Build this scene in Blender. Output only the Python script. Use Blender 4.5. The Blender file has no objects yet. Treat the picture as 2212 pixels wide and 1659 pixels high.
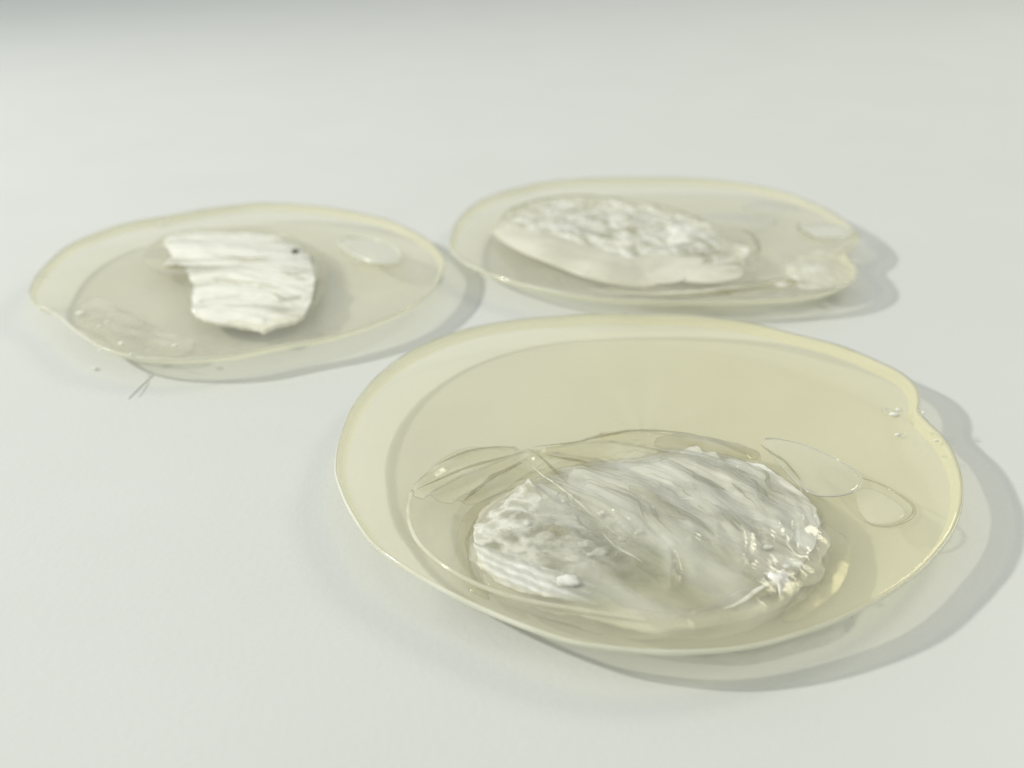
import bpy, math, random
import numpy as np
from mathutils import Vector, noise

# ------------------------------------------------------------------ camera
S = bpy.context.scene
cd = bpy.data.cameras.new("camera")
cam = bpy.data.objects.new("camera", cd)
S.collection.objects.link(cam)
S.camera = cam
cam.location = (0, 0, 0.0915)
cam.rotation_euler = (math.radians(90 - 26.9), 0, 0)
cd.sensor_width = 36
cd.lens = 36 * 2279 / 2212
cd.clip_start = 0.005
cd.clip_end = 20
cd.dof.use_dof = True
cd.dof.focus_distance = 0.158
cd.dof.aperture_fstop = 16

# ------------------------------------------------------------------ world, lamps, exposure
W = bpy.data.worlds.new("World")
S.world = W
W.use_nodes = True
bg = W.node_tree.nodes["Background"]
bg.inputs[0].default_value = (0.96, 0.99, 0.98, 1)
bg.inputs[1].default_value = 0.60
S.view_settings.view_transform = 'Standard'
S.view_settings.look = 'None'
S.view_settings.exposure = 0.04
S.view_settings.gamma = 1


def aim(o, p):
    o.rotation_euler = (Vector(p) - o.location).to_track_quat('-Z', 'Y').to_euler()


def lamp(name, kind, loc, target, power, col, **kw):
    l = bpy.data.lights.new(name, kind)
    o = bpy.data.objects.new(name, l)
    S.collection.objects.link(o)
    o.location = loc
    l.energy = power
    l.color = col
    for k, v in kw.items():
        setattr(l, k, v)
    aim(o, target)
    return o


T0 = (0.02, 0.135, 0)
lamp("key_lamp", 'SPOT', (T0[0] - 1.75 * .62, T0[1] + .06, .62), T0, 43, (1, .985, .91),
     shadow_soft_size=.024, spot_size=math.radians(71), spot_blend=1.0)
lamp("soft_lamp", 'AREA', (0.55, 0.62, .52), (0.02, .16, 0), 1.2, (1, .95, .72),
     shape='DISK', size=.22)

lamp("cool_fill_lamp", 'AREA', (-0.62, 0.66, .34), (-.12, .20, 0), .22, (.60, .84, 1),  # added unseen lamp that cools and brightens the table at back left
     shape='DISK', size=.40)

S.render.engine = 'CYCLES'
S.cycles.max_bounces = 14
S.cycles.transparent_max_bounces = 40
S.cycles.transmission_bounces = 10
S.cycles.glossy_bounces = 4
S.cycles.diffuse_bounces = 4
S.cycles.caustics_refractive = True
S.cycles.caustics_reflective = False
S.cycles.sample_clamp_indirect = 6
S.cycles.use_denoising = True


# ------------------------------------------------------------------ node helpers
def new_mat(name):
    m = bpy.data.materials.new(name)
    m.use_nodes = True
    nt = m.node_tree
    nt.nodes.clear()
    return m, nt


def N(nt, typ, **kw):
    n = nt.nodes.new(typ)
    for k, v in kw.items():
        if k.startswith('i_'):
            n.inputs[k[2:].replace('_', ' ')].default_value = v
        else:
            setattr(n, k, v)
    return n


def L(nt, a, ao, b, bi):
    nt.links.new(a.outputs[ao], b.inputs[bi])


def mixs(nt, fac, a, b):
    """mix shader; fac float or (node, socket)"""
    m = nt.nodes.new('ShaderNodeMixShader')
    if isinstance(fac, tuple):
        nt.links.new(fac[0].outputs[fac[1]], m.inputs[0])
    else:
        m.inputs[0].default_value = fac
    nt.links.new(a.outputs[0], m.inputs[1])
    nt.links.new(b.outputs[0], m.inputs[2])
    return m


def noise_ramp(nt, scale, detail, lo, hi, vlo, vhi, stretch=None, distortion=0.0):
    tc = N(nt, 'ShaderNodeTexCoord')
    mp = N(nt, 'ShaderNodeMapping')
    L(nt, tc, 'Object', mp, 'Vector')
    if stretch:
        mp.vector_type = 'TEXTURE'
        mp.inputs['Rotation'].default_value = (0, 0, stretch[0])
        mp.inputs['Scale'].default_value = (stretch[1], 1, 1)
    nz = N(nt, 'ShaderNodeTexNoise')
    nz.inputs['Scale'].default_value = scale
    nz.inputs['Detail'].default_value = detail
    nz.inputs['Distortion'].default_value = distortion
    L(nt, mp, 'Vector', nz, 'Vector')
    mr = N(nt, 'ShaderNodeMapRange')
    mr.inputs[1].default_value = lo
    mr.inputs[2].default_value = hi
    mr.inputs[3].default_value = vlo
    mr.inputs[4].default_value = vhi
    L(nt, nz, 0, mr, 0)
    return mr


def bump(nt, src, strength, dist):
    b = N(nt, 'ShaderNodeBump')
    b.inputs['Strength'].default_value = strength
    b.inputs['Distance'].default_value = dist
    nt.links.new(src.outputs[0], b.inputs['Height'])
    return b


def math_mul(nt, a, v):
    m = N(nt, 'ShaderNodeMath', operation='MULTIPLY')
    nt.links.new(a.outputs[0], m.inputs[0])
    if isinstance(v, (int, float)):
        m.inputs[1].default_value = v
    else:
        nt.links.new(v.outputs[0], m.inputs[1])
    return m


def schlick(nt, f0=.04, normal=None):
    lw = N(nt, 'ShaderNodeLayerWeight')
    lw.inputs['Blend'].default_value = .5
    if normal is not None:
        nt.links.new(normal.outputs[0], lw.inputs['Normal'])
    pw = N(nt, 'ShaderNodeMath', operation='POWER')
    nt.links.new(lw.outputs['Facing'], pw.inputs[0])
    pw.inputs[1].default_value = 5
    ma = N(nt, 'ShaderNodeMath', operation='MULTIPLY_ADD')
    nt.links.new(pw.outputs[0], ma.inputs[0])
    ma.inputs[1].default_value = 1 - f0
    ma.inputs[2].default_value = f0
    return ma


# ------------------------------------------------------------------ materials
def mat_table():
    m, nt = new_mat("white_tabletop")
    out = N(nt, 'ShaderNodeOutputMaterial')
    p = N(nt, 'ShaderNodeBsdfPrincipled')
    r = noise_ramp(nt, 26, 4, .3, .7, 0, 1)
    c = N(nt, 'ShaderNodeMix', data_type='RGBA')
    c.inputs[6].default_value = (.655, .668, .640, 1)
    c.inputs[7].default_value = (.675, .687, .662, 1)
    nt.links.new(r.outputs[0], c.inputs[0])
    nt.links.new(c.outputs[2], p.inputs['Base Color'])
    p.inputs['Roughness'].default_value = .42
    p.inputs['Specular IOR Level'].default_value = .35
    f = noise_ramp(nt, 900, 4, .2, .8, 0, 1)
    b = bump(nt, f, .25, .00012)
    nt.links.new(b.outputs[0], p.inputs['Normal'])
    L(nt, p, 0, out, 0)
    return m


def mat_resin(name, tint, milk=.05, cloud=.06, scat=(1, .985, .82), tint2=None):
    m, nt = new_mat(name)
    out = N(nt, 'ShaderNodeOutputMaterial')
    tr = N(nt, 'ShaderNodeBsdfTransparent')
    tr.inputs[0].default_value = (*tint, 1)
    if tint2:
        tc = N(nt, 'ShaderNodeTexCoord')
        sx = N(nt, 'ShaderNodeSeparateXYZ')
        L(nt, tc, 'Object', sx, 0)
        mr = N(nt, 'ShaderNodeMapRange', interpolation_type='SMOOTHSTEP')
        mr.inputs[1].default_value = -.042
        mr.inputs[2].default_value = .03
        L(nt, sx, 'X', mr, 0)
        cm = N(nt, 'ShaderNodeMix', data_type='RGBA')
        cm.inputs[6].default_value = (*tint2, 1)
        cm.inputs[7].default_value = (*tint, 1)
        nt.links.new(mr.outputs[0], cm.inputs[0])
        nt.links.new(cm.outputs[2], tr.inputs[0])
    df = N(nt, 'ShaderNodeBsdfTranslucent')
    df.inputs[0].default_value = (*scat, 1)
    dd = N(nt, 'ShaderNodeBsdfDiffuse')
    dd.inputs[0].default_value = (*scat, 1)
    milkm = mixs(nt, .85, df, dd)
    r = noise_ramp(nt, 45, 3, .35, .7, milk, milk + cloud)
    body = mixs(nt, (r, 0), tr, milkm)
    gl = N(nt, 'ShaderNodeBsdfGlossy')
    gl.inputs['Roughness'].default_value = .06
    fr = schlick(nt, .022)
    b = bump(nt, noise_ramp(nt, 120, 2, 0, 1, 0, 1), .15, .0006)
    nt.links.new(b.outputs[0], gl.inputs['Normal'])
    L(nt, mixs(nt, (fr, 0), body, gl), 0, out, 0)
    return m


def mat_rim():
    m, nt = new_mat("resin_edge")  # pale scatter colour stands in for light piped to the edge
    out = N(nt, 'ShaderNodeOutputMaterial')
    tr = N(nt, 'ShaderNodeBsdfTransparent')
    tr.inputs[0].default_value = (.98, .98, .93, 1)
    df = N(nt, 'ShaderNodeBsdfTranslucent')
    df.inputs[0].default_value = (1, 1, .90, 1)
    dd = N(nt, 'ShaderNodeBsdfDiffuse')
    dd.inputs[0].default_value = (1, 1, .90, 1)
    gl = N(nt, 'ShaderNodeBsdfGlossy')
    gl.inputs['Roughness'].default_value = .12
    body = mixs(nt, .6, df, dd)
    r = noise_ramp(nt, 90, 2, .35, .65, .55, .9)
    a = mixs(nt, (r, 0), tr, body)
    fr = schlick(nt)
    L(nt, mixs(nt, (fr, 0), a, gl), 0, out, 0)
    return m


def mat_wall():
    m, nt = new_mat("resin_side_wall")
    out = N(nt, 'ShaderNodeOutputMaterial')
    tr = N(nt, 'ShaderNodeBsdfTransparent')
    tr.inputs[0].default_value = (.97, .965, .91, 1)
    dd = N(nt, 'ShaderNodeBsdfDiffuse')
    dd.inputs[0].default_value = (1, 1, .92, 1)
    df = N(nt, 'ShaderNodeBsdfTranslucent')
    df.inputs[0].default_value = (1, 1, .92, 1)
    L(nt, mixs(nt, .5, tr, mixs(nt, .5, dd, df)), 0, out, 0)
    return m


def mat_film(name, lo, hi, scale=220, stretch=None, tint=(.965, .96, .90), col=(.95, .95, .88), refr=.35,
             rough=.12, bumpd=.0005, bscale=260, ior=1.3, nlo=.38, nhi=.62, dist=.0, pattern=None):
    """clear to frosted film: lo/hi = share of white frost, varied by noise"""
    m, nt = new_mat(name)
    out = N(nt, 'ShaderNodeOutputMaterial')
    b = bump(nt, noise_ramp(nt, bscale, 3, 0, 1, 0, 1, stretch, .6), .55, bumpd)
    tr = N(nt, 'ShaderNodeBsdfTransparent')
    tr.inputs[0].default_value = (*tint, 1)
    rf = N(nt, 'ShaderNodeBsdfRefraction')
    rf.inputs['Color'].default_value = (*tint, 1)
    rf.inputs['IOR'].default_value = ior
    rf.inputs['Roughness'].default_value = .03
    clear = mixs(nt, refr, tr, rf)
    df = N(nt, 'ShaderNodeBsdfTranslucent')
    df.inputs[0].default_value = (*col, 1)
    dd = N(nt, 'ShaderNodeBsdfDiffuse')
    dd.inputs[0].default_value = (*col, 1)
    fro = mixs(nt, .82, df, dd)
    r = noise_ramp(nt, scale, 4, nlo, nhi, lo, hi, stretch, dist)
    if pattern == 'cells':
        tc = N(nt, 'ShaderNodeTexCoord')
        n2 = N(nt, 'ShaderNodeTexNoise')
        n2.inputs['Scale'].default_value = 260
        L(nt, tc, 'Object', n2, 'Vector')
        mv = N(nt, 'ShaderNodeVectorMath', operation='MULTIPLY_ADD')
        L(nt, n2, 'Color', mv, 0)
        mv.inputs[1].default_value = (.005, .005, .005)
        L(nt, tc, 'Object', mv, 2)
        vo = N(nt, 'ShaderNodeTexVoronoi', feature='DISTANCE_TO_EDGE')
        vo.inputs['Scale'].default_value = 250
        L(nt, mv, 0, vo, 'Vector')
        mr = N(nt, 'ShaderNodeMapRange')
        mr.inputs[1].default_value = .02
        mr.inputs[2].default_value = .28
        mr.inputs[3].default_value = 1.0
        mr.inputs[4].default_value = .15
        L(nt, vo, 'Distance', mr, 0)
        r = math_mul(nt, r, mr)
    if pattern == 'arcs':
        tc = N(nt, 'ShaderNodeTexCoord')
        mp = N(nt, 'ShaderNodeMapping')
        L(nt, tc, 'Object', mp, 'Vector')
        mp.inputs['Location'].default_value = (-.010, -.006, 0)
        wv = N(nt, 'ShaderNodeTexWave', wave_type='RINGS', rings_direction='Z')
        wv.inputs['Scale'].default_value = 230
        wv.inputs['Distortion'].default_value = 3.0
        wv.inputs['Detail Scale'].default_value = 1.2
        L(nt, mp, 'Vector', wv, 'Vector')
        mr = N(nt, 'ShaderNodeMapRange')
        mr.inputs[1].default_value = .3
        mr.inputs[2].default_value = .9
        mr.inputs[3].default_value = .62
        mr.inputs[4].default_value = 1.05
        L(nt, wv, 'Fac', mr, 0)
        r = math_mul(nt, r, mr)
    at = N(nt, 'ShaderNodeAttribute', attribute_name='thinness')
    inv = N(nt, 'ShaderNodeMath', operation='SUBTRACT')
    inv.inputs[0].default_value = 1
    nt.links.new(at.outputs['Fac'], inv.inputs[1])
    r = math_mul(nt, r, inv)
    body = mixs(nt, (r, 0), clear, fro)
    gl = N(nt, 'ShaderNodeBsdfGlossy')
    gl.inputs['Roughness'].default_value = rough
    fr = schlick(nt, .04, b)
    for s in (rf, dd, gl):
        nt.links.new(b.outputs[0], s.inputs['Normal'])
    L(nt, mixs(nt, (fr, 0), body, gl), 0, out, 0)
    return m


def mat_plain(name, col, rough=.5):
    m, nt = new_mat(name)
    out = N(nt, 'ShaderNodeOutputMaterial')
    p = N(nt, 'ShaderNodeBsdfPrincipled')
    p.inputs['Roughness'].default_value = rough
    r = noise_ramp(nt, 500, 2, .3, .7, 0, 1)
    c = N(nt, 'ShaderNodeMix', data_type='RGBA')
    c.inputs[6].default_value = (*[v * .85 for v in col], 1)
    c.inputs[7].default_value = (*col, 1)
    nt.links.new(r.outputs[0], c.inputs[0])
    nt.links.new(c.outputs[2], p.inputs['Base Color'])
    L(nt, p, 0, out, 0)
    return m


M_TABLE = mat_table()
M_RES = mat_resin("resin_strong", (1, .986, .905), .13, .05, (1, .985, .80), (1, .992, .945))
M_RES2 = mat_resin("resin_pale", (1, .992, .94), .09, .05, (1, .985, .86))
M_RIM = mat_rim()
M_WALL = mat_wall()
M_CLEAR = mat_film("clear_film", .03, .22, 160, (-.6, 3.5), refr=.0, tint=(.985, .98, .93), bumpd=.0002)
M_HAZE = mat_film("hazy_film", .30, .75, 150, (-.8, 4), refr=.0, tint=(.99, .985, .93), bumpd=.0002, dist=.6)
M_FOLD_SHADE = mat_film("painted_fold_shade", .0, .12, 160, (-.6, 4), refr=.0, tint=(.91, .90, .82), bumpd=.0002)  # darker tint paints shade into the folds
M_DROP = mat_film("milky_drop", .18, .26, 60, None, refr=.0, bumpd=.00002, rough=.05, tint=(1, 1, .985), col=(1, 1, .95))
M_COVER = mat_film("clear_rippled_cover", .03, .20, 220, (-.8, 5), col=(1, .995, .92), refr=.10, ior=1.28, tint=(1, 1, .985), bumpd=.0003, rough=.05, bscale=200)
M_CLEAN = mat_film("clean_film", .06, .30, 220, (-.6, 3), col=(1, .995, .93), refr=.0, tint=(1, 1, .985), bumpd=.0002, rough=.06)
M_SPARK = mat_film("sparkling_film", .12, .88, 420, (-.9, 3), col=(1, .995, .92), refr=.0, tint=(.99, .985, .94), bumpd=.0003, rough=.07)
M_CREASE_SHADE = mat_film("crease_shade", .05, .15, 160, None, refr=.0, tint=(.80, .79, .70), bumpd=.0001)  # dark tint paints shade in creases and shadow lines
M_FROST = mat_film("frosted_film", .18, .92, 170, (-.8, 5), col=(1, .99, .90), refr=.0, tint=(.985, .985, .93), bumpd=.0004, rough=.06, bscale=420, nlo=.36, nhi=.60, dist=.8)
M_CELL = mat_film("caustic_cell_film", .45, .95, 160, None, rough=.06, col=(1, .992, .91), refr=.0, tint=(.97, .97, .93), bumpd=.0003, bscale=420, pattern='cells')  # white cell outlines paint a web of caustics
M_ARC = mat_film("banded_film", .60, .95, 200, None, col=(1, .995, .93), refr=.0, tint=(.97, .98, .95), bumpd=.0002, rough=.06, pattern='arcs')
M_WHITE = mat_film("white_film", .48, 1.0, 190, (-.12, 4), col=(1, .99, .90), refr=0, bumpd=.0004, rough=.06, bscale=420, tint=(.98, .98, .93), nlo=.32, nhi=.52, dist=.6)
M_CREAM = mat_film("milky_light", .42, .74, 60, None, col=(1, .985, .87), refr=0, bumpd=.00005, rough=.15)  # pale milky colour stands in for reflected light
M_SMOOTH = mat_film("smooth_drop", .05, .10, 60, None, refr=.0, bumpd=.00002, rough=.05, tint=(1, 1, .985), col=(1, 1, .92))
M_DARK = mat_plain("dark_speck", (.10, .09, .05))
M_GREY = mat_plain("grey_shadow_and_speck", (.55, .55, .52))  # colours the dust speck and the painted shadow marks


# ------------------------------------------------------------------ geometry helpers
def mesh_obj(name, verts, faces, mat, parent=None, smooth=True, loc=None):
    me = bpy.data.meshes.new(name)
    v = np.asarray(verts, float)
    if parent is not None and loc is None:
        v = v - np.array(parent.location)
    me.from_pydata([tuple(a) for a in v], [], faces)
    me.materials.append(mat)
    if smooth:
        me.polygons.foreach_set('use_smooth', [True] * len(me.polygons))
    me.update()
    o = bpy.data.objects.new(name, me)
    S.collection.objects.link(o)
    if parent is not None:
        o.parent = parent
    return o


def catmull(P, n, closed=True):
    """resample a polyline as a smooth curve with n points, even in arc length"""
    P = np.asarray(P, float)
    k = len(P)
    out = []
    segs = k if closed else k - 1
    for i in range(segs):
        if closed:
            a, b, c, d = P[(i - 1) % k], P[i], P[(i + 1) % k], P[(i + 2) % k]
        else:
            a, b, c, d = P[max(i - 1, 0)], P[i], P[i + 1], P[min(i + 2, k - 1)]
        for t in np.linspace(0, 1, 16, endpoint=False):
            out.append(.5 * ((2 * b) + (-a + c) * t + (2 * a - 5 * b + 4 * c - d) * t * t + (-a + 3 * b - 3 * c + d) * t ** 3))
    if not closed:
        out.append(P[-1])
    out = np.array(out)
    Q = np.vstack([out, out[:1]]) if closed else out
    s = np.r_[0, np.cumsum(np.linalg.norm(np.diff(Q, axis=0), axis=1))]
    u = np.linspace(0, s[-1], n, endpoint=not closed)
    return np.stack([np.interp(u, s, Q[:, j]) for j in range(Q.shape[1])], 1)


def linear(P, n):
    P = np.asarray(P, float)
    Q = np.vstack([P, P[:1]])
    s = np.r_[0, np.cumsum(np.linalg.norm(np.diff(Q, axis=0), axis=1))]
    u = np.linspace(0, s[-1], n, endpoint=False)
    return np.stack([np.interp(u, s, Q[:, j]) for j in range(Q.shape[1])], 1)


def dist_poly(X, P):
    """distance from points X (n,2) to the polyline P, and the fraction along it"""
    P = np.asarray(P, float)
    best = np.full(len(X), 1e9)
    for a, b in zip(P[:-1], P[1:]):
        ab = b - a
        t = np.clip(((X - a) @ ab) / (ab @ ab + 1e-18), 0, 1)
        best = np.minimum(best, np.linalg.norm(X - (a + t[:, None] * ab), axis=1))
    return best


def nz(X, scale, seed, stretch=None, octaves=3):
    """fractal noise on points (n,2), scale in cycles per mm"""
    X = np.asarray(X)
    if stretch:
        a, f = stretch
        c, s = math.cos(a), math.sin(a)
        X = np.stack([(X[:, 0] * c + X[:, 1] * s) / f, (-X[:, 0] * s + X[:, 1] * c)], 1)
    k = scale * 1000
    return np.array([noise.fractal(Vector((x * k, y * k, seed * 7.31)), 1.0, 2.0, octaves) for x, y in X])


def rings(outline, nr, centre=None, power=1.0):
    c = outline.mean(0) if centre is None else np.asarray(centre, float)
    ts = (np.arange(1, nr + 1) / nr) ** power
    pts = [c[None, :]] + [c + (outline - c) * t for t in ts]
    tt = np.r_[0, np.repeat(ts, len(outline))]
    return np.vstack(pts), tt


def ring_faces(nr, m, off=0, flip=False):
    f = []
    for j in range(m):
        k = (j + 1) % m
        f.append((off, off + 1 + j, off + 1 + k))
    for i in range(nr - 1):
        a = off + 1 + i * m
        b = a + m
        for j in range(m):
            k = (j + 1) % m
            f.append((a + j, b + j, b + k, a + k))
    if flip:
        f = [tuple(reversed(q)) for q in f]
    return f


def lens_mesh(outline, nr, ztop, zbot, centre=None, power=.8):
    """closed body between two height fields over an outline"""
    X, t = rings(outline, nr, centre, power)
    m = len(outline)
    top = np.c_[X, ztop(X, t)]
    bot = np.c_[X, zbot(X, t)]
    n = len(X)
    V = np.vstack([top, bot])
    F = ring_faces(nr, m, 0) + ring_faces(nr, m, n, True)
    a = 1 + (nr - 1) * m
    for j in range(m):
        k = (j + 1) % m
        F.append((a + j, n + a + j, n + a + k, a + k))
    return V, F


def orient(V, F, flip):
    return [tuple(reversed(f)) for f in F] if flip else F


def ccw(P):
    P = np.asarray(P, float)
    a = np.sum(P[:, 0] * np.roll(P[:, 1], -1) - np.roll(P[:, 0], -1) * P[:, 1])
    return P if a > 0 else P[::-1].copy()


def patch(name, parent, mat, outline, z, dome=0.0, ridges=(), ns=(), ripple=None, thick=.00025,
          nr=40, m=200, sharp=False, edge_down=0.0, centre=None, label=None, edge_wave=None, fade=None):
    """a sheet of crumpled film: outline in metres (already at its place), ridges = (polyline, height, width)"""
    P = ccw(outline)
    O = linear(P, m) if sharp else catmull(P, m)
    if edge_wave:
        c = O.mean(0)
        w = nz(O, edge_wave[1], edge_wave[2])
        d = O - c
        O = O + d / np.linalg.norm(d, axis=1)[:, None] * (w * edge_wave[0])[:, None]
    Z0 = z

    def ztop(X, t):
        h = Z0 + dome * (1 - t ** 2) - edge_down * t ** 6
        for q in ridges:
            d = dist_poly(X, q[0])
            h = h + q[1] * np.exp(-(d / q[2]) ** 2)
        for k, (amp, sc, seed, st) in enumerate(ns):
            h = h + amp * nz(X, sc, seed, st)
        if ripple is not None:
            rc, wl, amp = ripple
            r = np.linalg.norm((X - np.array(rc)) * np.array([1, .8]), axis=1)
            h = h + amp * np.abs(np.sin(np.pi * (r / wl + .7 * nz(X, .12, 5.5, None, 2))))
        return np.maximum(h, .0006)

    V, F = lens_mesh(O, nr, ztop, lambda X, t: ztop(X, t) - thick, centre, .75)
    o = mesh_obj(name, V, F, mat, parent)
    if fade is not None:
        p0, p1, mx = np.array(fade[0]), np.array(fade[1]), fade[2]
        X = V[:, :2]
        d = p1 - p0
        f = np.clip(((X - p0) @ d) / (d @ d) + .25 * nz(X, .15, 3.3, None, 3), 0, 1)
        f = f * f * (3 - 2 * f) * mx
        at = o.data.attributes.new('thinness', 'FLOAT', 'POINT')
        at.data.foreach_set('value', f.astype('f'))
    if label:
        o['label'] = label
    return o


def tube(name, parent, mat, path, rx, rz, closed=True, segs=10, label=None, lean=0.0):
    """a bead swept along a path; rx = half width, rz = half height (arrays or numbers)"""
    P = np.asarray(path, float)
    n = len(P)
    rx = np.broadcast_to(rx, n)
    rz = np.broadcast_to(rz, n)
    if closed:
        tg = np.roll(P, -1, 0) - np.roll(P, 1, 0)
    else:
        tg = np.gradient(P, axis=0)
    tg[:, 2] = 0
    tg /= np.linalg.norm(tg, axis=1)[:, None] + 1e-12
    nrm = np.stack([tg[:, 1], -tg[:, 0], np.zeros(n)], 1)
    V = []
    for i in range(n):
        for s in range(segs):
            a = 2 * math.pi * s / segs
            V.append(P[i] + nrm[i] * (rx[i] * math.cos(a) + lean * math.sin(a)) + np.array([0, 0, rz[i] * math.sin(a)]))
    F = []
    for i in range(n if closed else n - 1):
        k = (i + 1) % n
        for s in range(segs):
            u = (s + 1) % segs
            F.append((i * segs + s, i * segs + u, k * segs + u, k * segs + s))
    if not closed:
        F.append(tuple(range(segs))[::-1])
        F.append(tuple((n - 1) * segs + s for s in range(segs)))
    o = mesh_obj(name, V, F, mat, parent)
    if label:
        o['label'] = label
    return o


def blob(name, parent, mat, c, r, seed=0, flat=.8, rough=.25, nu=14, nv=9, stretch=1.0):
    rnd = random.Random(seed)
    V = []
    for i in range(nv + 1):
        th = math.pi * i / nv
        for j in range(nu):
            ph = 2 * math.pi * j / nu
            d = Vector((math.sin(th) * math.cos(ph), math.sin(th) * math.sin(ph), math.cos(th)))
            k = r * (1 + rough * noise.noise(d * 1.7 + Vector((seed * 3.1, 0, 0))))
            V.append((c[0] + d.x * k * stretch, c[1] + d.y * k, c[2] + d.z * k * flat))
    F = []
    for i in range(nv):
        for j in range(nu):
            k = (j + 1) % nu
            F.append((i * nu + j, (i + 1) * nu + j, (i + 1) * nu + k, i * nu + k))
    return mesh_obj(name, V, F, mat, parent)


def thing(name, label, cat, loc, group=None):
    o = bpy.data.objects.new(name, None)
    o.empty_display_size = .02
    S.collection.objects.link(o)
    o.location = loc
    o['label'] = label
    o['category'] = cat
    if group:
        o['group'] = group
    bpy.context.view_layer.update()
    return o


# ------------------------------------------------------------------ the table
def make_table():
    n = 2
    V = [(-2.2, -1.2, 0), (2.2, -1.2, 0), (2.2, 3, 0), (-2.2, 3, 0)]
    V += [(x, y, -.03) for x, y, _ in V]
    F = [(0, 1, 2, 3), (7, 6, 5, 4), (0, 4, 5, 1), (1, 5, 6, 2), (2, 6, 7, 3), (3, 7, 4, 0)]
    o = mesh_obj("tabletop", V, F, M_TABLE, smooth=False)
    o['kind'] = 'structure'
    o['label'] = 'smooth matt white tabletop under the resin dishes'
    return o


make_table()


# ------------------------------------------------------------------ the dishes
def make_dish(label, outline, H, mat, foot=.35, seed=1, top=.0016, wall=.0011, depth_pow=2.4, rimw=.00024, hgt=.0017):
    O = catmull(ccw(outline), 420)
    c = O.mean(0)
    t = thing("resin_dish", label, "resin dish", (c[0], c[1], 0), "clear resin dishes on the white tabletop")
    hr = H + .00025 * nz(O, .06, seed + 3, None, 2)        # the rim rises and dips a little

    def hrim(X):
        a = np.arctan2(X[:, 1] - c[1], X[:, 0] - c[0])
        ao = np.arctan2(O[:, 1] - c[1], O[:, 0] - c[0])
        k = np.argsort(ao)
        return np.interp(a, ao[k], hr[k], period=2 * math.pi)

    def zb(X, tt):
        return .0002 + (hrim(X) - wall * .55 - .0002) * np.clip((tt - .12) / .88, 0, 1) ** depth_pow

    def zt(X, tt):
        return hrim(X) - top * (1 - tt ** 3) + .00006 * nz(X, .05, seed) * (tt < .99)

    V, F = lens_mesh(O * 1.0, 60, zt, zb, c, .9)
    mesh_obj("resin_body", V, F, mat, t)
    path = np.c_[O, hr - wall * .35]
    w = 1 + .45 * nz(O, .05, seed + 9, None, 3)
    tube("rim", t, M_RIM, path, rimw * w, wall * .35 * (1 + .15 * nz(O, .08, seed + 2)), segs=12)
    hw = hgt * (1 + .15 * nz(O, .04, seed + 12, None, 2))
    tube("side_wall", t, M_WALL, np.c_[c + (O - c) * (1 - .0008 / .045), hr - .0003 - hw * .5], .00014, hw * .5, segs=16, lean=.0006)
    return t


# big dish in front
BIG = make_dish("large deep-yellow clear resin dish nearest the camera, holding a wide crumpled clear insert",
                [(-.02749, .14073), (-.02824, .15092), (-.02748, .1623), (-.02437, .17413), (-.01845, .18525), (-.00984, .19363), (.00133, .19924), (.01381, .20141), (.02633, .2019), (.03767, .20068), (.04851, .19757), (.05738, .19136), (.06472, .18483), (.06919, .17905), (.07192, .17413), (.07257, .16906), (.07151, .16404), (.06996, .15975), (.0701, .15564), (.07083, .15016), (.07024, .14353), (.06865, .13669), (.0658, .12971), (.06197, .12325), (.05742, .11779), (.05311, .11347), (.04736, .1088), (.04156, .10512), (.03563, .1023), (.03007, .10026), (.0248, .09909), (.01915, .0986), (.01363, .09909), (.00756, .1006), (.00196, .10335), (-.00389, .10712), (-.00882, .11071), (-.01405, .11519), (-.01901, .12048), (-.02281, .12731), (-.02559, .13409)],
                .0055, M_RES, seed=1)
LEFT = make_dish("small almond-shaped resin dish at the left with an opaque white flake in its middle",
                 [(-.1048, .21289), (-.10107, .20689), (-.09792, .20512), (-.0935, .20068), (-.0872, .19317), (-.0801, .18611), (-.07303, .18232), (-.06642, .18087), (-.05983, .18087), (-.05358, .18232), (-.04557, .18654), (-.03719, .19047), (-.02877, .19663), (-.02237, .20387), (-.01817, .21289), (-.01625, .22259), (-.0157, .23305), (-.01706, .2394), (-.02002, .24708), (-.02532, .25592), (-.03397, .26531), (-.04397, .27203), (-.05728, .27738), (-.07002, .27822), (-.08134, .27325), (-.09185, .26686), (-.09922, .26148), (-.10518, .25303), (-.10823, .24269), (-.10824, .22998), (-.10677, .21974)],
                 .0055, M_RES2, seed=4, rimw=.00018, wall=.0010)
BACK = make_dish("narrow resin dish at the back right, frilled at its right end, painted pale reflections inside",
                 [(-.01498, .24203), (-.01519, .25268), (-.01446, .26186), (-.01189, .27284), (-.00717, .28334), (.00185, .29363), (.01265, .30022), (.02632, .30312), (.03995, .30361), (.05339, .30264), (.0661, .29831), (.07624, .28998), (.08164, .28033), (.08507, .26963), (.08675, .25923), (.08656, .25091), (.08375, .24403), (.07978, .23876), (.07943, .23367), (.07899, .22697), (.0761, .22059), (.07025, .21504), (.06238, .21183), (.05305, .21025), (.03898, .20921), (.02915, .20973), (.01931, .21077), (.01147, .21342), (.00247, .2189), (-.00602, .22638), (-.0115, .23367)],
                 .0055, M_RES2, seed=8, rimw=.00015, wall=.0009)

# ---- insert of the big dish
Z1, Z2, Z3 = .0035, .0042, .0048
mm = .001
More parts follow.
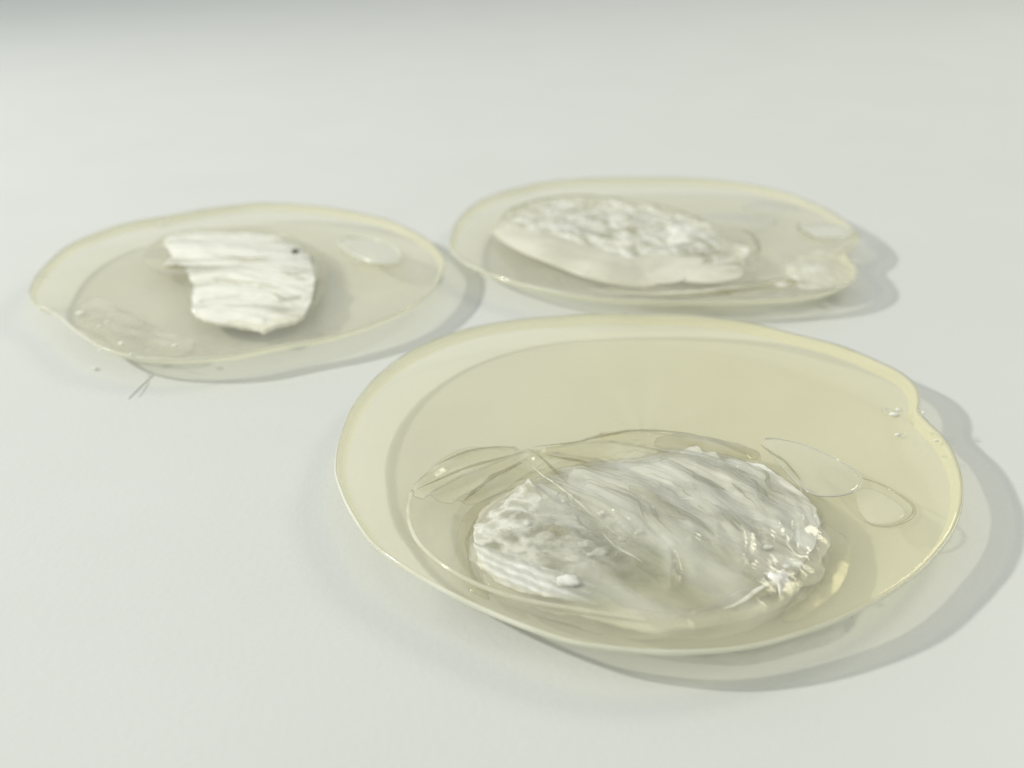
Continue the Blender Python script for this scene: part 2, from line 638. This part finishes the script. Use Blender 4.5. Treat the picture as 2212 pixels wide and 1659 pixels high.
# clear creased fan at the upper left
patch("creased_fan", BIG, M_CLEAR, [(-.01523, .13585), (-.01289, .14286), (-.00948, .14789), (-.00653, .14968), (-.00197, .14893), (.00332, .14849), (.00947, .15089), (.01505, .15399), (.02221, .15557), (.02909, .15446), (.03487, .15196), (.04016, .14789), (.03764, .14286), (.02907, .14427), (.02007, .14286), (.01119, .14147), (.0053, .13875), (.00173, .1401), (-.00184, .13611), (-.00596, .13292), (-.01086, .13355)],
      .0040, .0006,
      ridges=[([(.00254, .14643), (-.0019, .14286), (-.00759, .13875), (-.01229, .13418)], 1.1*mm, .7*mm), ([(.00327, .1457), (-.00043, .1401), (-.00466, .13611), (-.00804, .13292)], 1.0*mm, .6*mm),
              ([(.0003, .14789), (-.00567, .14643), (-.01069, .14286), (-.01429, .13742)], .9*mm, .8*mm), ([(.00403, .14643), (.01063, .14427), (.01634, .14216)], .9*mm, .6*mm),
              ([(.00557, .14789), (.01622, .14938), (.02558, .1457), (.03202, .14427)], 1.0*mm, .7*mm), ([(.01493, .15243), (.02272, .1532), (.03162, .15089), (.03761, .14643)], .8*mm, .7*mm),
              ([(.00479, .14716), (.01373, .14643), (.02145, .14216)], -1.2*mm, .7*mm)],
      ns=[(.00025, .25, 2, (.3, 3))], centre=[(.00699, .1457)][0], nr=46, m=260)
# pleats that run across the whole sheet from its back edge to its front right corner
A0, A1, B0, B1 = [np.array(q) for q in [(.00029, .13895), (.03674, .14592), (.01657, .10499), (.04429, .12133)]]
rf_ = random.Random(11)
PLEATS = []
for i in range(15):
    t = (i + rf_.uniform(-.3, .3)) / 14
    u = t + rf_.uniform(-.04, .04)
    a, b = A0 + (A1 - A0) * t, B0 + (B1 - B0) * u
    k0, k1 = rf_.uniform(0, .25), rf_.uniform(.6, 1.0)
    n = np.array([-(b - a)[1], (b - a)[0]]) * .12
    P_ = [a + (b - a) * q + n * math.sin(q * math.pi) + np.array([rf_.uniform(-.0008, .0008), rf_.uniform(-.0008, .0008)]) for q in np.linspace(k0, k1, 6)]
    PLEATS.append((catmull(P_, 24, False), rf_.uniform(.35, 1.0) * mm * (1 if i % 3 else -.6), rf_.uniform(.45, .9) * mm))
# body of the crumpled sheet, clear and yellowish
patch("crumpled_sheet", BIG, M_HAZE, [(-.00511, .12744), (-.00355, .13355), (.00029, .13809), (.0047, .14356), (.01149, .14643), (.01993, .14863), (.02834, .14938), (.03687, .14643), (.04286, .1401), (.04535, .13292), (.04532, .12627), (.04335, .11957), (.03998, .11437), (.03532, .11026), (.03111, .10744), (.02541, .10536), (.01889, .10473), (.01258, .10599), (.00683, .10874), (.00085, .11122), (-.00349, .11488), (-.00523, .12065)],
      .0036, .0009, ridges=PLEATS + [([(.01178, .11905), (.01202, .11389), (.01475, .11), (.02007, .10905)], -.8*mm, 1.0*mm),
              ([(.02339, .1072), (.03005, .11095), (.03455, .1149), (.03752, .11695)], 1.0*mm, .7*mm)],
      ns=[(.0005, .09, 3, (-.8, 3.0)), (.00015, .35, 9, (-.8, 3))], nr=90, m=460, edge_wave=(.0009, .25, 4))
# white frosted flakes
patch("frosted_flake", BIG, M_CELL, [(-.00545, .12195), (-.00539, .12628), (-.00313, .12985), (-.00144, .13108), (.00063, .13487), (.00257, .13841), (.00412, .13461), (.00646, .1317), (.00905, .12864), (.01085, .12512), (.01415, .12512), (.0184, .12173), (.02045, .11742), (.01795, .11214), (.01184, .11214), (.00582, .11433), (.00088, .11689), (-.00229, .11901)],
      .0049, .0006, fade=[(.00826, .12628), (.01764, .11484)] + [.9], ns=[(.00018, .22, 6, (-.2, 1.6)), (.0005, .10, 16, None)], nr=60, m=300, edge_wave=(.0004, .5, 2), sharp=True)
patch("banded_flake", BIG, M_ARC, [(-.00545, .12179), (-.00296, .12069), (.00152, .11769), (.00586, .11541), (.0119, .11279), (.01527, .10969), (.01096, .10828), (.00565, .10969), (.00145, .11084), (-.00221, .11309), (-.00446, .11664)],
      .0047, .0006, fade=[(.00582, .11433), (.01404, .10944)] + [.9], ripple=([(.01636, .12037)][0], 1.6*mm, .07*mm), ns=[(.0003, .1, 26, None)], nr=50, m=260, edge_wave=(.0003, .5, 12), sharp=True)
patch("frosted_flake", BIG, M_FROST, [(.00975, .14188), (.01403, .14077), (.01845, .1416), (.02301, .14328), (.02564, .14542), (.0274, .14732), (.02897, .1488), (.03022, .1491), (.03099, .14732), (.03276, .14673), (.03352, .1447), (.03642, .14442), (.03977, .14286), (.04185, .13914), (.04385, .13415), (.04497, .1304), (.04438, .12657), (.04295, .12257), (.04056, .11822), (.03767, .11409), (.03352, .11065), (.02824, .10828), (.02222, .10781), (.01768, .10969), (.01452, .11459), (.01195, .12201), (.00913, .13015), (.0077, .13648)],
      .0047, .0007, fade=[(.03108, .13108), (.01573, .11433)] + [.88], ridges=[(a, h * .5, w) for a, h, w in PLEATS] + [([(.02277, .13549), (.02749, .1342), (.03079, .12924), (.0326, .12454)], -.7*mm, .6*mm), ([(.02435, .13169), (.02896, .13045), (.03238, .12686), (.03431, .1201)], .5*mm, .6*mm)],
      ns=[(.0003, .12, 33, (-.8, 4)), (.00012, .6, 35, (-.8, 6))], nr=70, m=360, edge_wave=(.0003, .6, 22), sharp=True)
patch("clear_cover", BIG, M_COVER, [(-.00574, .12311), (-.00382, .13079), (-.00007, .13587), (.00463, .14126), (.01131, .14408), (.01961, .14625), (.02811, .14847), (.03664, .14596), (.04268, .13853), (.04496, .13079), (.04505, .12425), (.04315, .11765), (.03952, .11205), (.03492, .10793), (.03054, .10536), (.02496, .1034), (.01857, .10288), (.01237, .10411), (.00671, .10682), (.00084, .10905), (-.00374, .11304), (-.00555, .11765)],
      .0058, .0012, ridges=[(a, h * .9, w * 1.3) for a, h, w in PLEATS], ns=[(.0006, .12, 303, (-.8, 2.5)), (.0002, .4, 309, (-.8, 2.5))], edge_down=.0018, thick=.0006, nr=90, m=420)
# raised folds crossing the sheet
for k, (pl, w, h) in enumerate([
        ([(.02042, .13383), (.02401, .12971), (.02675, .12555), (.02829, .12102), (.02887, .11885)], .28, .5),  # pale tube drawn for a bright highlight along this fold
        ([(.00317, .14073), (.00728, .13538), (.01109, .1291), (.01463, .12325), (.01869, .11885), (.02255, .11468), (.0255, .11188)], .22, .45),
        ([(.01267, .12325), (.01493, .11939), (.01776, .11622)], .2, .4),
        ([(.02668, .1064), (.03077, .10918), (.03375, .11188), (.03643, .11427)], .35, .5)]):
    C = catmull(pl, 60, False)
    wv = np.sin(np.linspace(0, math.pi, 60)) ** .6 * w * mm * (1 + .5 * nz(C, .3, k + 40))
    tube("fold", BIG, M_FROST, np.c_[C, .0053 + .0004 * nz(C, .2, k + 50)], np.maximum(wv, .00003), np.maximum(wv * .5, .00003), False, 10)
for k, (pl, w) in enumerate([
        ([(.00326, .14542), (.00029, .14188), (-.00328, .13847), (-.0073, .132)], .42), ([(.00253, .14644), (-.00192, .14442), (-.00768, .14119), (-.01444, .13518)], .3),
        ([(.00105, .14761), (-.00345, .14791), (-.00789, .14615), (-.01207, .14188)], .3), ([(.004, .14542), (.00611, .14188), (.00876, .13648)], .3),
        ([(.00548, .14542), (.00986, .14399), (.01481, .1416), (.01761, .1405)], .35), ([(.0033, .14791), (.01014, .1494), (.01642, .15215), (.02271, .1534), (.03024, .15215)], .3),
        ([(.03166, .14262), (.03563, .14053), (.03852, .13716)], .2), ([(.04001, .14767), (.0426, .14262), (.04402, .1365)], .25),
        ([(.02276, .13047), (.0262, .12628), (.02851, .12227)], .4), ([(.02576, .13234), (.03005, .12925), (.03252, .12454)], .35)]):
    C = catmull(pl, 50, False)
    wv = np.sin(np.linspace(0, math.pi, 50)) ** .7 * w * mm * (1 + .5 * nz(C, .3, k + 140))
    tube("crease_or_shade", BIG, M_CREASE_SHADE, np.c_[C, (.0050 if k < 7 else .0057) + .0002 * nz(C, .2, k + 150)], np.maximum(wv, .00003), np.maximum(wv * .45, .00002), False, 10)  # dark strokes paint the shade of the creases
for k, (a, h, w) in enumerate(PLEATS[2:]):
    q = a[2 + k % 5: 12 + (k * 3) % 10]
    C = catmull(q, 40, False)
    C = C + .0009 * np.stack([nz(C, .2, k + 500), nz(C, .2, k + 600)], 1)
    wv = np.sin(np.linspace(0, math.pi, 40)) ** .8 * (.16 + .05 * (k % 4)) * mm * (1 + .6 * nz(C, .5, k + 400))
    tube("crease_or_shade", BIG, M_CREASE_SHADE if k % 3 else M_CLEAN, np.c_[C, .0056 + .0002 * nz(C, .2, k + 450)], np.maximum(wv, .00003), np.maximum(wv * .6, .00002), False, 8)
# dark-tinted patches that paint the shade and dark refractions of the folds
patch("shade_patch", BIG, M_FOLD_SHADE, [(.02461, .15299), (.02903, .15424), (.03483, .1519), (.03911, .14842), (.03972, .14592), (.03544, .14694), (.02983, .14932), (.02598, .14887), (.02352, .15037)], .0040, .0006, nr=12, m=120, edge_wave=(.0006, .3, 3))
patch("shade_patch", BIG, M_FOLD_SHADE, [(.01742, .13487), (.01949, .13461), (.02226, .1317), (.0242, .1284), (.0249, .12628), (.02236, .12722), (.01972, .13046)], .0058, .0004, nr=10, m=90, edge_wave=(.0004, .5, 6))
patch("shade_patch", BIG, M_FOLD_SHADE, [(-.00661, .132), (-.00463, .13518), (-.00043, .13847), (.00136, .13914), (-.00042, .13583), (-.00386, .132), (-.00582, .12894), (-.00607, .12091), (-.00537, .11561), (-.0028, .11161), (-.00594, .11409), (-.00756, .11982), (-.0078, .12775)], .0030, .0003, nr=12, m=120, centre=[(-.00678, .12426)][0])  # crescent painting the soft shadow beside the insert
patch("shade_patch", BIG, M_FOLD_SHADE, [(.00487, .12403), (.0062, .12449), (.0078, .12358), (.00808, .12245), (.00611, .12223), (.00516, .1229)], .0060, .0002, nr=8, m=50)
pk = catmull([(-.01526, .13616), (-.0153, .13013), (-.01355, .1237), (-.00993, .11825), (-.00469, .11343), (.00145, .11022), (.00919, .10806), (.01731, .10605)], 80, False)
tube("pocket_edge", BIG, M_HAZE, np.c_[pk, np.full(80, .0040)], .00035, .0003, False, 10)
# bright spiky tuft at the lower right of the insert
patch("white_spike", BIG, M_WHITE, [(.03356, .11433), (.03538, .11473), (.03664, .11535), (.03693, .11393), (.03623, .11253), (.03537, .11087), (.03465, .10906), (.03477, .11175), (.03399, .11293)], .0052, .0006, ns=[(.0003, .6, 5, None)], nr=10, m=60, sharp=True)
patch("curled_edge", BIG, M_HAZE, [(.02014, .1055), (.02216, .10732), (.0272, .10899), (.03137, .11187), (.03429, .11266), (.03422, .11042), (.03175, .10787), (.02785, .10604), (.02354, .10479)], .0036, .0008, ns=[(.0004, .3, 8, (.5, 2))], nr=20, m=120)
patch("curled_edge", BIG, M_HAZE, [(.03855, .11902), (.04105, .1201), (.04275, .11849), (.04237, .11608), (.04047, .11405), (.03812, .11405), (.03723, .11608)], .0036, .001, ns=[(.0002, .3, 7, None)], nr=16, m=80)
patch("curled_edge", BIG, M_CLEAR, [(.04517, .13162), (.04728, .1292), (.04866, .12568), (.04727, .12013), (.04429, .11473), (.04051, .111), (.03678, .10818), (.03519, .10911), (.0394, .11393), (.04385, .12013), (.04566, .12568)], .0022, .0006, ns=[(.0001, .1, 17, None)], nr=16, m=120)
# bubbles and lumps trapped between the flakes
rb = random.Random(5)
for i, (x, y, r) in enumerate([(.008, .13252, 1.1), (.00882, .12955, 0.7), (.00481, .12233, 1.2), (.00078, .12278, 0.7), (.01305, .12811, 0.6), (.01408, .12598, 0.7), (.01214, .12483, 0.5), (.00636, .12035, 0.6), (.01002, .12035, 0.7), (.01144, .11948, 0.9), (.00844, .11715, 0.8), (.00804, .122, 0.5), (.01081, .12256, 0.55), (.01221, .11873, 0.9), (.00727, .11227, 1.3), (.00406, .1182, 0.5), (.00297, .12895, 0.6), (.00094, .12835, 0.5), (.00629, .12716, 0.7), (.0155, .122, 0.6), (.01796, .12368, 0.45)]):
    blob("bubble_or_glint", BIG, M_SMOOTH if i % 3 == 0 else M_FROST, (x, y, .0054), r * mm, i, .5, .5, 16, 10, 1.3)

# oval drops on the big dish
def drop(parent, outline, z, r=.00022, inner=True, mat=None):
    O = catmull(ccw(outline), 120)
    tube("drop_edge_or_shadow", parent, M_RIM if r > .0001 else M_DROP, np.c_[O, np.full(len(O), z)], r * (1 + .3 * nz(O, .2, 3)), r * 1.2, segs=8)
    if inner:
        V, F = lens_mesh(O, 12, lambda X, t: z + .0003 * (1 - t * t), lambda X, t: z - .0002 - .0002 * (1 - t * t), None, 1)
        mesh_obj("oval_drop_or_light", V, F, mat or M_SMOOTH, parent)

drop(BIG, [(.04114, .14957), (.04625, .14882), (.05046, .14485), (.05318, .14021), (.05333, .13658), (.05096, .13373), (.04721, .13272), (.04443, .13399), (.04258, .13953)], .0054, .00008)
drop(LEFT, [(-.04245, .24645), (-.04084, .24956), (-.03621, .24921), (-.03125, .24577), (-.02756, .24043), (-.02652, .23528), (-.02756, .23154), (-.03133, .23154), (-.03612, .23528), (-.04021, .24109)], .0056, .0003, True, M_DROP)
drop(BACK, [(.074, .25708), (.0783, .26005), (.08344, .2593), (.08629, .25562), (.08427, .25061), (.07952, .24714), (.07568, .24991), (.07392, .25345)], .0056, .00022, True, M_DROP)
drop(BACK, [(.04802, .23566), (.04979, .23949), (.0528, .2408), (.05431, .2382), (.05421, .23316), (.05285, .22949), (.04942, .22829), (.04749, .23071)], .0050, .00016, False)

lp = catmull([(.05435, .13942), (.05681, .13742), (.0589, .13405), (.05956, .13105), (.05804, .12839), (.05507, .12651), (.0524, .12651), (.05128, .12768)], 60, False)
tube("drop_edge_or_shadow", BIG, M_CREASE_SHADE, np.c_[lp, np.full(60, .0044)], .0003 * np.sin(np.linspace(.15, 2.9, 60)), .00012, False, 8)  # dark loop paints the shadow cast by the oval drop
patch("oval_drop_or_light", BIG, M_DROP, [(.05252, .13611), (.05496, .13716), (.05724, .13431), (.05825, .13105), (.05705, .12887), (.05444, .12768), (.05223, .12815), (.0516, .13105)], .0040, .0002, nr=12, m=90)  # pale patch paints the bright inside of that shadow
# ---- insert of the left dish: one thick opaque white flake
patch("white_flake", LEFT, M_WHITE, [(-.08509, .24714), (-.08552, .25417), (-.08179, .25672), (-.07483, .25708), (-.0676, .25635), (-.06012, .25417), (-.05289, .24645), (-.04901, .24043), (-.04619, .23093), (-.04428, .22204), (-.04324, .21105), (-.04367, .20388), (-.04627, .19973), (-.04879, .19805), (-.05042, .19594), (-.05352, .19805), (-.05764, .19949), (-.06067, .20021), (-.06385, .20142), (-.06761, .20539), (-.06967, .21371), (-.07136, .22147), (-.07334, .22494), (-.07545, .23032), (-.07724, .23403), (-.08194, .2334), (-.08133, .2388)],
      .0044, .0012, ridges=[([(-.07247, .22566), (-.06367, .22421), (-.05178, .2172), (-.04415, .21449)], .5*mm, 1*mm), ([(-.06641, .21054), (-.05873, .21184), (-.0502, .20925), (-.0457, .21184)], -.6*mm, .8*mm), ([(-.06611, .22136), (-.05822, .21857), (-.05124, .21449)], -.5*mm, .5*mm), ([(-.06704, .20545), (-.05893, .20421), (-.0515, .20032)], .5*mm, .7*mm)],
      ns=[(.0006, .09, 12, (-.12, 4)), (.00035, .3, 13, (-.12, 4)), (.00018, .7, 14, (-.12, 3)), (.00008, 1.6, 15, (-.12, 3))], nr=90, m=360, sharp=True, edge_wave=(.0003, .5, 7), thick=.0009)
patch("clear_mound_or_fill", LEFT, M_CLEAR, [(-.08788, .23784), (-.08919, .24943), (-.08715, .25832), (-.07844, .26127), (-.06648, .26127), (-.05439, .25399), (-.04784, .24269), (-.04491, .23162), (-.04405, .21996), (-.04547, .21054), (-.05018, .20421), (-.06087, .20421), (-.0668, .20822), (-.07048, .21449), (-.07378, .22278), (-.08073, .22861)], .0040, .0007, ns=[(.0005, .12, 88, (-.1, 3))], nr=40, m=240)
patch("clear_skirt", LEFT, M_CLEAR, [(-.05345, .25462), (-.04763, .24771), (-.04438, .23792), (-.04301, .22584), (-.0427, .21744), (-.04369, .20827), (-.04576, .20602), (-.04476, .21744), (-.04605, .22876), (-.04958, .24437)], .0026, .0005, ns=[(.0003, .3, 3, None)], nr=14, m=120)
patch("creased_film", LEFT, M_CLEAN, [(-.09363, .20964), (-.09401, .21621), (-.08942, .21621), (-.08063, .20785), (-.07362, .20097), (-.06688, .19743), (-.06346, .19176), (-.0658, .18698), (-.07332, .18783), (-.08088, .19131), (-.0875, .19813)], .0026, .0006,
      ns=[(.0008, .12, 71, (.4, 2)), (.0003, .5, 72, None)], nr=40, m=200, edge_wave=(.0006, .3, 2))
patch("ragged_tail", LEFT, M_WHITE, [(-.08687, .2503), (-.08662, .25743), (-.08351, .25816), (-.08173, .25382), (-.08288, .24961), (-.08452, .24619)], .0042, .0004, ns=[(.0003, .5, 21, None)], nr=8, m=50)
for i, (x, y, r) in enumerate([(-.09005, .2608, 0.55), (-.08952, .26308, 0.35), (-.08943, .20191, 0.8), (-.09037, .20716, 0.5), (-.07619, .19949, 0.9), (-.10565, .22348, 0.4), (-.08568, .26655, 0.3), (-.03584, .23309, 0.35), (-.04896, .22494, 0.5), (-.0476, .22204, 0.6), (-.04765, .22641, 0.4), (-.07934, .18398, 0.3), (-.07277, .1821, 0.3)]):
    blob("bubble_or_glint", LEFT, M_WHITE if i in (0, 1, 2, 11, 12, 7) else M_SMOOTH, (x, y, .0055), r * mm, i + 30, .6, .4, 14, 9, 1.4)
r4 = random.Random(21)
for i, (x, y, r) in enumerate([(-.08988, .20436, 0.5), (-.08641, .19899, 0.35), (-.08379, .19663, 0.4), (-.08049, .19385, 0.3), (-.07653, .18805, 0.55), (-.07372, .18718, 0.4), (-.07151, .1859, 0.35), (-.07103, .19025, 0.45), (-.0685, .18849, 0.3), (-.06577, .18718, 0.4), (-.07434, .19204, 0.6), (-.07017, .18504, 0.3), (-.083, .19899, 0.4), (-.08675, .20238, 0.3), (-.1057, .22429, 0.3), (-.04457, .22371, 0.35), (-.04505, .21916, 0.3), (-.07114, .22605, 0.3), (-.07423, .22694, 0.35), (-.0852, .25297, 0.45), (-.08488, .24945, 0.4), (-.05105, .19523, 0.2)]):
    blob("bubble_or_glint", LEFT, (M_CLEAN, M_DROP, M_WHITE)[r4.randrange(3)], (x, y, .0050), r * mm, i + 230, .6, .5, 12, 8, 1.5)  # many of these blobs stand in for glints
for i, (x, y, r) in enumerate([(.01017, .12305, 0.4), (.01054, .12082, 0.45), (.00962, .12038, 0.3), (.01113, .11995, 0.5), (.00902, .11887, 0.35), (.01184, .12282, 0.3), (.01067, .1178, 0.4), (.01299, .1193, 0.55), (.00799, .12396, 0.35), (.00745, .12962, 0.9), (.00956, .13235, 0.4), (.00492, .12627, 0.4), (.00224, .12511, 0.5), (-.00039, .12396, 0.4), (.03533, .11951, 0.6), (.03827, .11581, 0.7), (.03957, .11479, 0.5), (.03664, .11685, 0.35), (.03691, .1153, 0.4), (.03304, .12745, 0.3), (.01488, .12627, 0.3), (.01577, .12511, 0.25)]):
    blob("bubble_or_glint", BIG, (M_CLEAN, M_DROP, M_CELL)[r4.randrange(3)], (x, y, .0056), r * mm, i + 330, .6, .5, 12, 8, 1.4)
p = [(-.05154, .23783)][0]
blob("pit", LEFT, M_DARK, (p[0], p[1], .0062), .0009, 77, .6, .3, 16, 10)

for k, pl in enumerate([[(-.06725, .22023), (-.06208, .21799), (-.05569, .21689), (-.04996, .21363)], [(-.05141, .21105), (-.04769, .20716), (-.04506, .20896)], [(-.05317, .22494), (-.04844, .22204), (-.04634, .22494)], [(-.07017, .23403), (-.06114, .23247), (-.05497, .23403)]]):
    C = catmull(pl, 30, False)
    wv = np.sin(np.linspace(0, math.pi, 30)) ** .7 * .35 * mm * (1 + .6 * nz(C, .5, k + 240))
    tube("crease_or_shade", LEFT, M_CREASE_SHADE, np.c_[C, np.full(30, .0064)], np.maximum(wv, .00003), np.maximum(wv * .3, .00002), False, 10)  # dark strokes paint shade into the flake's creases
# ---- insert of the back dish
patch("crumpled_sheet", BACK, M_SPARK, [(-.00371, .26209), (-.00198, .27182), (.00304, .28006), (.01208, .28434), (.02364, .28434), (.03493, .28176), (.0442, .27506), (.0511, .26399), (.05508, .25295), (.05799, .24433), (.05441, .23747), (.04726, .23432), (.03955, .2337), (.03202, .23432), (.0236, .23779), (.01606, .24103), (.00731, .24772), (.00047, .25654)],
      .0040, .0012, ridges=[([(-.00072, .26202), (.01665, .25117), (.03302, .24269), (.04409, .24171)], .9*mm, .8*mm), ([(-.00075, .27574), (.01851, .28414), (.03705, .2778), (.05082, .26202)], .8*mm, .8*mm)],
      ns=[(.0011, .12, 55, (.9, 2.2)), (.0005, .35, 56, (.9, 2))], nr=70, m=320, edge_wave=(.0006, .3, 5))
patch("frosted_flake", BACK, M_FROST, [(-.00192, .26262), (.00049, .27039), (.00679, .27732), (.01386, .28111), (.01948, .27941), (.01771, .27039), (.01371, .26338), (.00995, .25888), (.00284, .25888)], .0044, .0006, ns=[(.0006, .25, 57, (1.0, 3))], nr=40, m=200, edge_wave=(.0004, .5, 6))
patch("frosted_flake", BACK, M_WHITE, [(.03801, .25595), (.04136, .26338), (.04475, .26187), (.0471, .25777), (.0454, .25061), (.04145, .24715), (.03712, .24887)], .0046, .0008, ns=[(.0005, .4, 58, (.9, 2))], nr=20, m=100)
patch("frosted_flake", BACK, M_FROST, [(.01924, .25595), (.02333, .26338), (.03155, .26149), (.03684, .25595), (.0369, .24715), (.03178, .24211), (.02409, .24377), (.01993, .24887)], .0042, .0006, ns=[(.0006, .3, 59, (.9, 2))], nr=30, m=140)
patch("reflection_lobe", BACK, M_CREAM, [(-.00531, .25754), (-.00369, .26051), (.00048, .26126), (.00873, .25754), (.0176, .24829), (.02598, .23991), (.03201, .23449), (.03473, .22599), (.0348, .2225), (.03024, .21911), (.02417, .22023), (.01724, .22482), (.00912, .23355), (.00268, .24155), (-.00241, .24968)], .0046, .0007, nr=30, m=160)  # the lobes paint soft bright reflections on the dish's top
patch("reflection_lobe", BACK, M_CREAM, [(.03584, .23048), (.04054, .23324), (.04721, .23417), (.05235, .23262), (.05334, .22777), (.05071, .22394), (.04508, .22164), (.03897, .2225), (.03623, .2254)], .0046, .0005, nr=20, m=100)
patch("reflection_lobe", BACK, M_SMOOTH, [(.04834, .26977), (.05373, .27258), (.06323, .27057), (.06929, .26468), (.06312, .25828), (.05532, .26088), (.04997, .26468)], .0046, .0004, nr=14, m=90)
patch("reflection_lobe", BACK, M_SMOOTH, [(.06282, .27793), (.06611, .28174), (.07302, .28131), (.07825, .27668), (.07202, .27137), (.06611, .27258)], .0046, .0004, nr=14, m=90)
patch("glassy_ripple", BACK, M_CLEAR, [(.03465, .22136), (.04268, .21967), (.05125, .22136), (.0602, .22423), (.0652, .2254), (.06305, .22079), (.05514, .21525), (.04554, .21257), (.03659, .2131), (.02772, .21471), (.01979, .21689), (.02807, .21799)], .0044, .0006,
      ridges=[([(.01979, .21689), (.0348, .21471), (.05039, .21689), (.06426, .22365)], 1.0*mm, .7*mm)], ns=[(.0003, .2, 61, (.1, 4))], nr=20, m=180)
for k, (pl, w, mt) in enumerate([([(.01669, .21643), (.02255, .21371), (.03155, .21318), (.04177, .21425), (.05037, .21698), (.05928, .22033), (.06444, .22377)], .38, M_RIM), ([(.01986, .21809), (.02985, .21588), (.04017, .21698), (.04977, .21921), (.05746, .22147)], .25, M_CREASE_SHADE), ([(.0293, .21102), (.03935, .21154), (.04985, .21421), (.05866, .21749)], .28, M_CREASE_SHADE),  # pale bead paints a wavy highlight, with dark lines beside it
        ([(-.00372, .26277), (.0005, .27461), (.00946, .28303), (.02114, .28564), (.0335, .28046)], .4, M_CREASE_SHADE), ([(.0335, .28046), (.04058, .27626), (.04786, .26662), (.05197, .25536)], .3, M_CREASE_SHADE), ([(.05783, .25536), (.06003, .25178), (.05962, .24155), (.05729, .2383)], .6, M_CREASE_SHADE), ([(.03695, .23894), (.04339, .23765), (.05355, .23894)], .35, M_CREASE_SHADE), ([(.07425, .26277), (.07304, .25536), (.07721, .24898), (.08429, .24968)], .4, M_CREASE_SHADE)]):  # these dark lines paint shade, among them the rim's shadow ring
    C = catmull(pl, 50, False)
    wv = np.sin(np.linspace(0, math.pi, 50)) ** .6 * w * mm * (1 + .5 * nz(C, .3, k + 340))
    tube("highlight_bead" if mt is M_RIM else "crease_or_shade", BACK, mt, np.c_[C, .0054 + .0003 * nz(C, .15, k)], np.maximum(wv, .00003), np.maximum(wv * .7, .00003), False, 10)
patch("clear_mound_or_fill", BACK, M_CREAM, [(.02914, .2383), (.03708, .23991), (.04559, .23765), (.04205, .22896), (.03785, .22193), (.03251, .22079), (.02998, .22599)], .0048, .0004, nr=14, m=90)  # pale patch added to brighten the shadowed gap beside the lobe
patch("wrinkled_end", BACK, M_HAZE, [(.06425, .23254), (.06943, .24047), (.07631, .24545), (.08188, .24715), (.08408, .24887), (.08012, .24047), (.07919, .23409), (.07788, .22651), (.07171, .22017), (.06598, .21794), (.06322, .22359)], .0042, .0006, ns=[(.0007, .15, 62, (.4, 2)), (.0003, .5, 63, None)], nr=30, m=160)
for i, (x, y, r) in enumerate([(.05986, .21837, 0.9), (.06396, .22262, 0.7), (.06444, .22119, 0.5), (.08521, .25635, 0.5), (.0546, .2279, 1.0), (.07925, .23309, 0.8), (.03489, .25968, 0.9), (.03809, .26156, 0.8), (.036, .25417, 0.7), (.03117, .24714, 1.0), (.02871, .25708, 0.8)]):
    blob("bubble_or_glint", BACK, M_WHITE if i in (0, 1, 2, 3) else M_SMOOTH, (x, y, .0053), r * mm, i + 60, .5, .4, 14, 9, 1.8)  # the white ones stand in for glints

# bubbles near the rim of the big dish
for i, (x, y, r) in enumerate([(.06455, .15907, 0.7), (.06518, .15807, 0.6), (.06412, .15973, 0.5), (.06635, .15973, 0.4), (.06433, .15075, 0.45), (.06337, .15105, 0.35), (.07033, .15973, 0.5), (.07046, .15873, 0.35), (.0694, .15152, 0.3), (.06911, .14922, 0.3), (.06859, .14408, 0.3)]):
    blob("bubble_or_glint", BIG, M_WHITE if i % 2 else M_SMOOTH, (x, y, .0055), r * mm, i + 90, .6, .6, 12, 8, 1.3)

# ------------------------------------------------------------------ specks and painted shadow marks on the table
a = catmull([(-.07147, .17416), (-.07102, .17736), (-.07055, .18065), (-.06992, .18384)], 24, False)  # grey slivers stand in for a faint shadow mark on the table
f = tube("shadow_mark", None, M_GREY, np.c_[a, np.full(24, .00008)], .00006, .00006, False, 6)
f['label'] = 'thin grey sliver painting a faint shadow on the white table below the left dish'
f['category'] = 'shadow_mark'
a = catmull([(-.0698, .1749), (-.06971, .17793), (-.06984, .18124)], 24, False)
f = tube("shadow_mark", None, M_GREY, np.c_[a, np.full(24, .00008)], .00004, .00004, False, 6)
f['label'] = 'shorter and fainter of the two painted shadow slivers below the left dish'
f['category'] = 'shadow_mark'
for (q, r, lab) in (([(.04538, .11156)][0], .00011, 'tiny dark speck on the table in front of the large dish, lower right'),):
    o = blob("dust_speck", None, M_GREY, (q[0], q[1], r * .5), r, 3, .6)
    o['label'] = lab
    o['category'] = 'speck'
q = [(-.08203, .1865)][0]
o = blob("resin_crumb", None, M_WHITE, (q[0], q[1], .0003), .0004, 8, .8)
o['label'] = 'tiny bright resin crumb on the table under the left dish'
o['category'] = 'crumb'
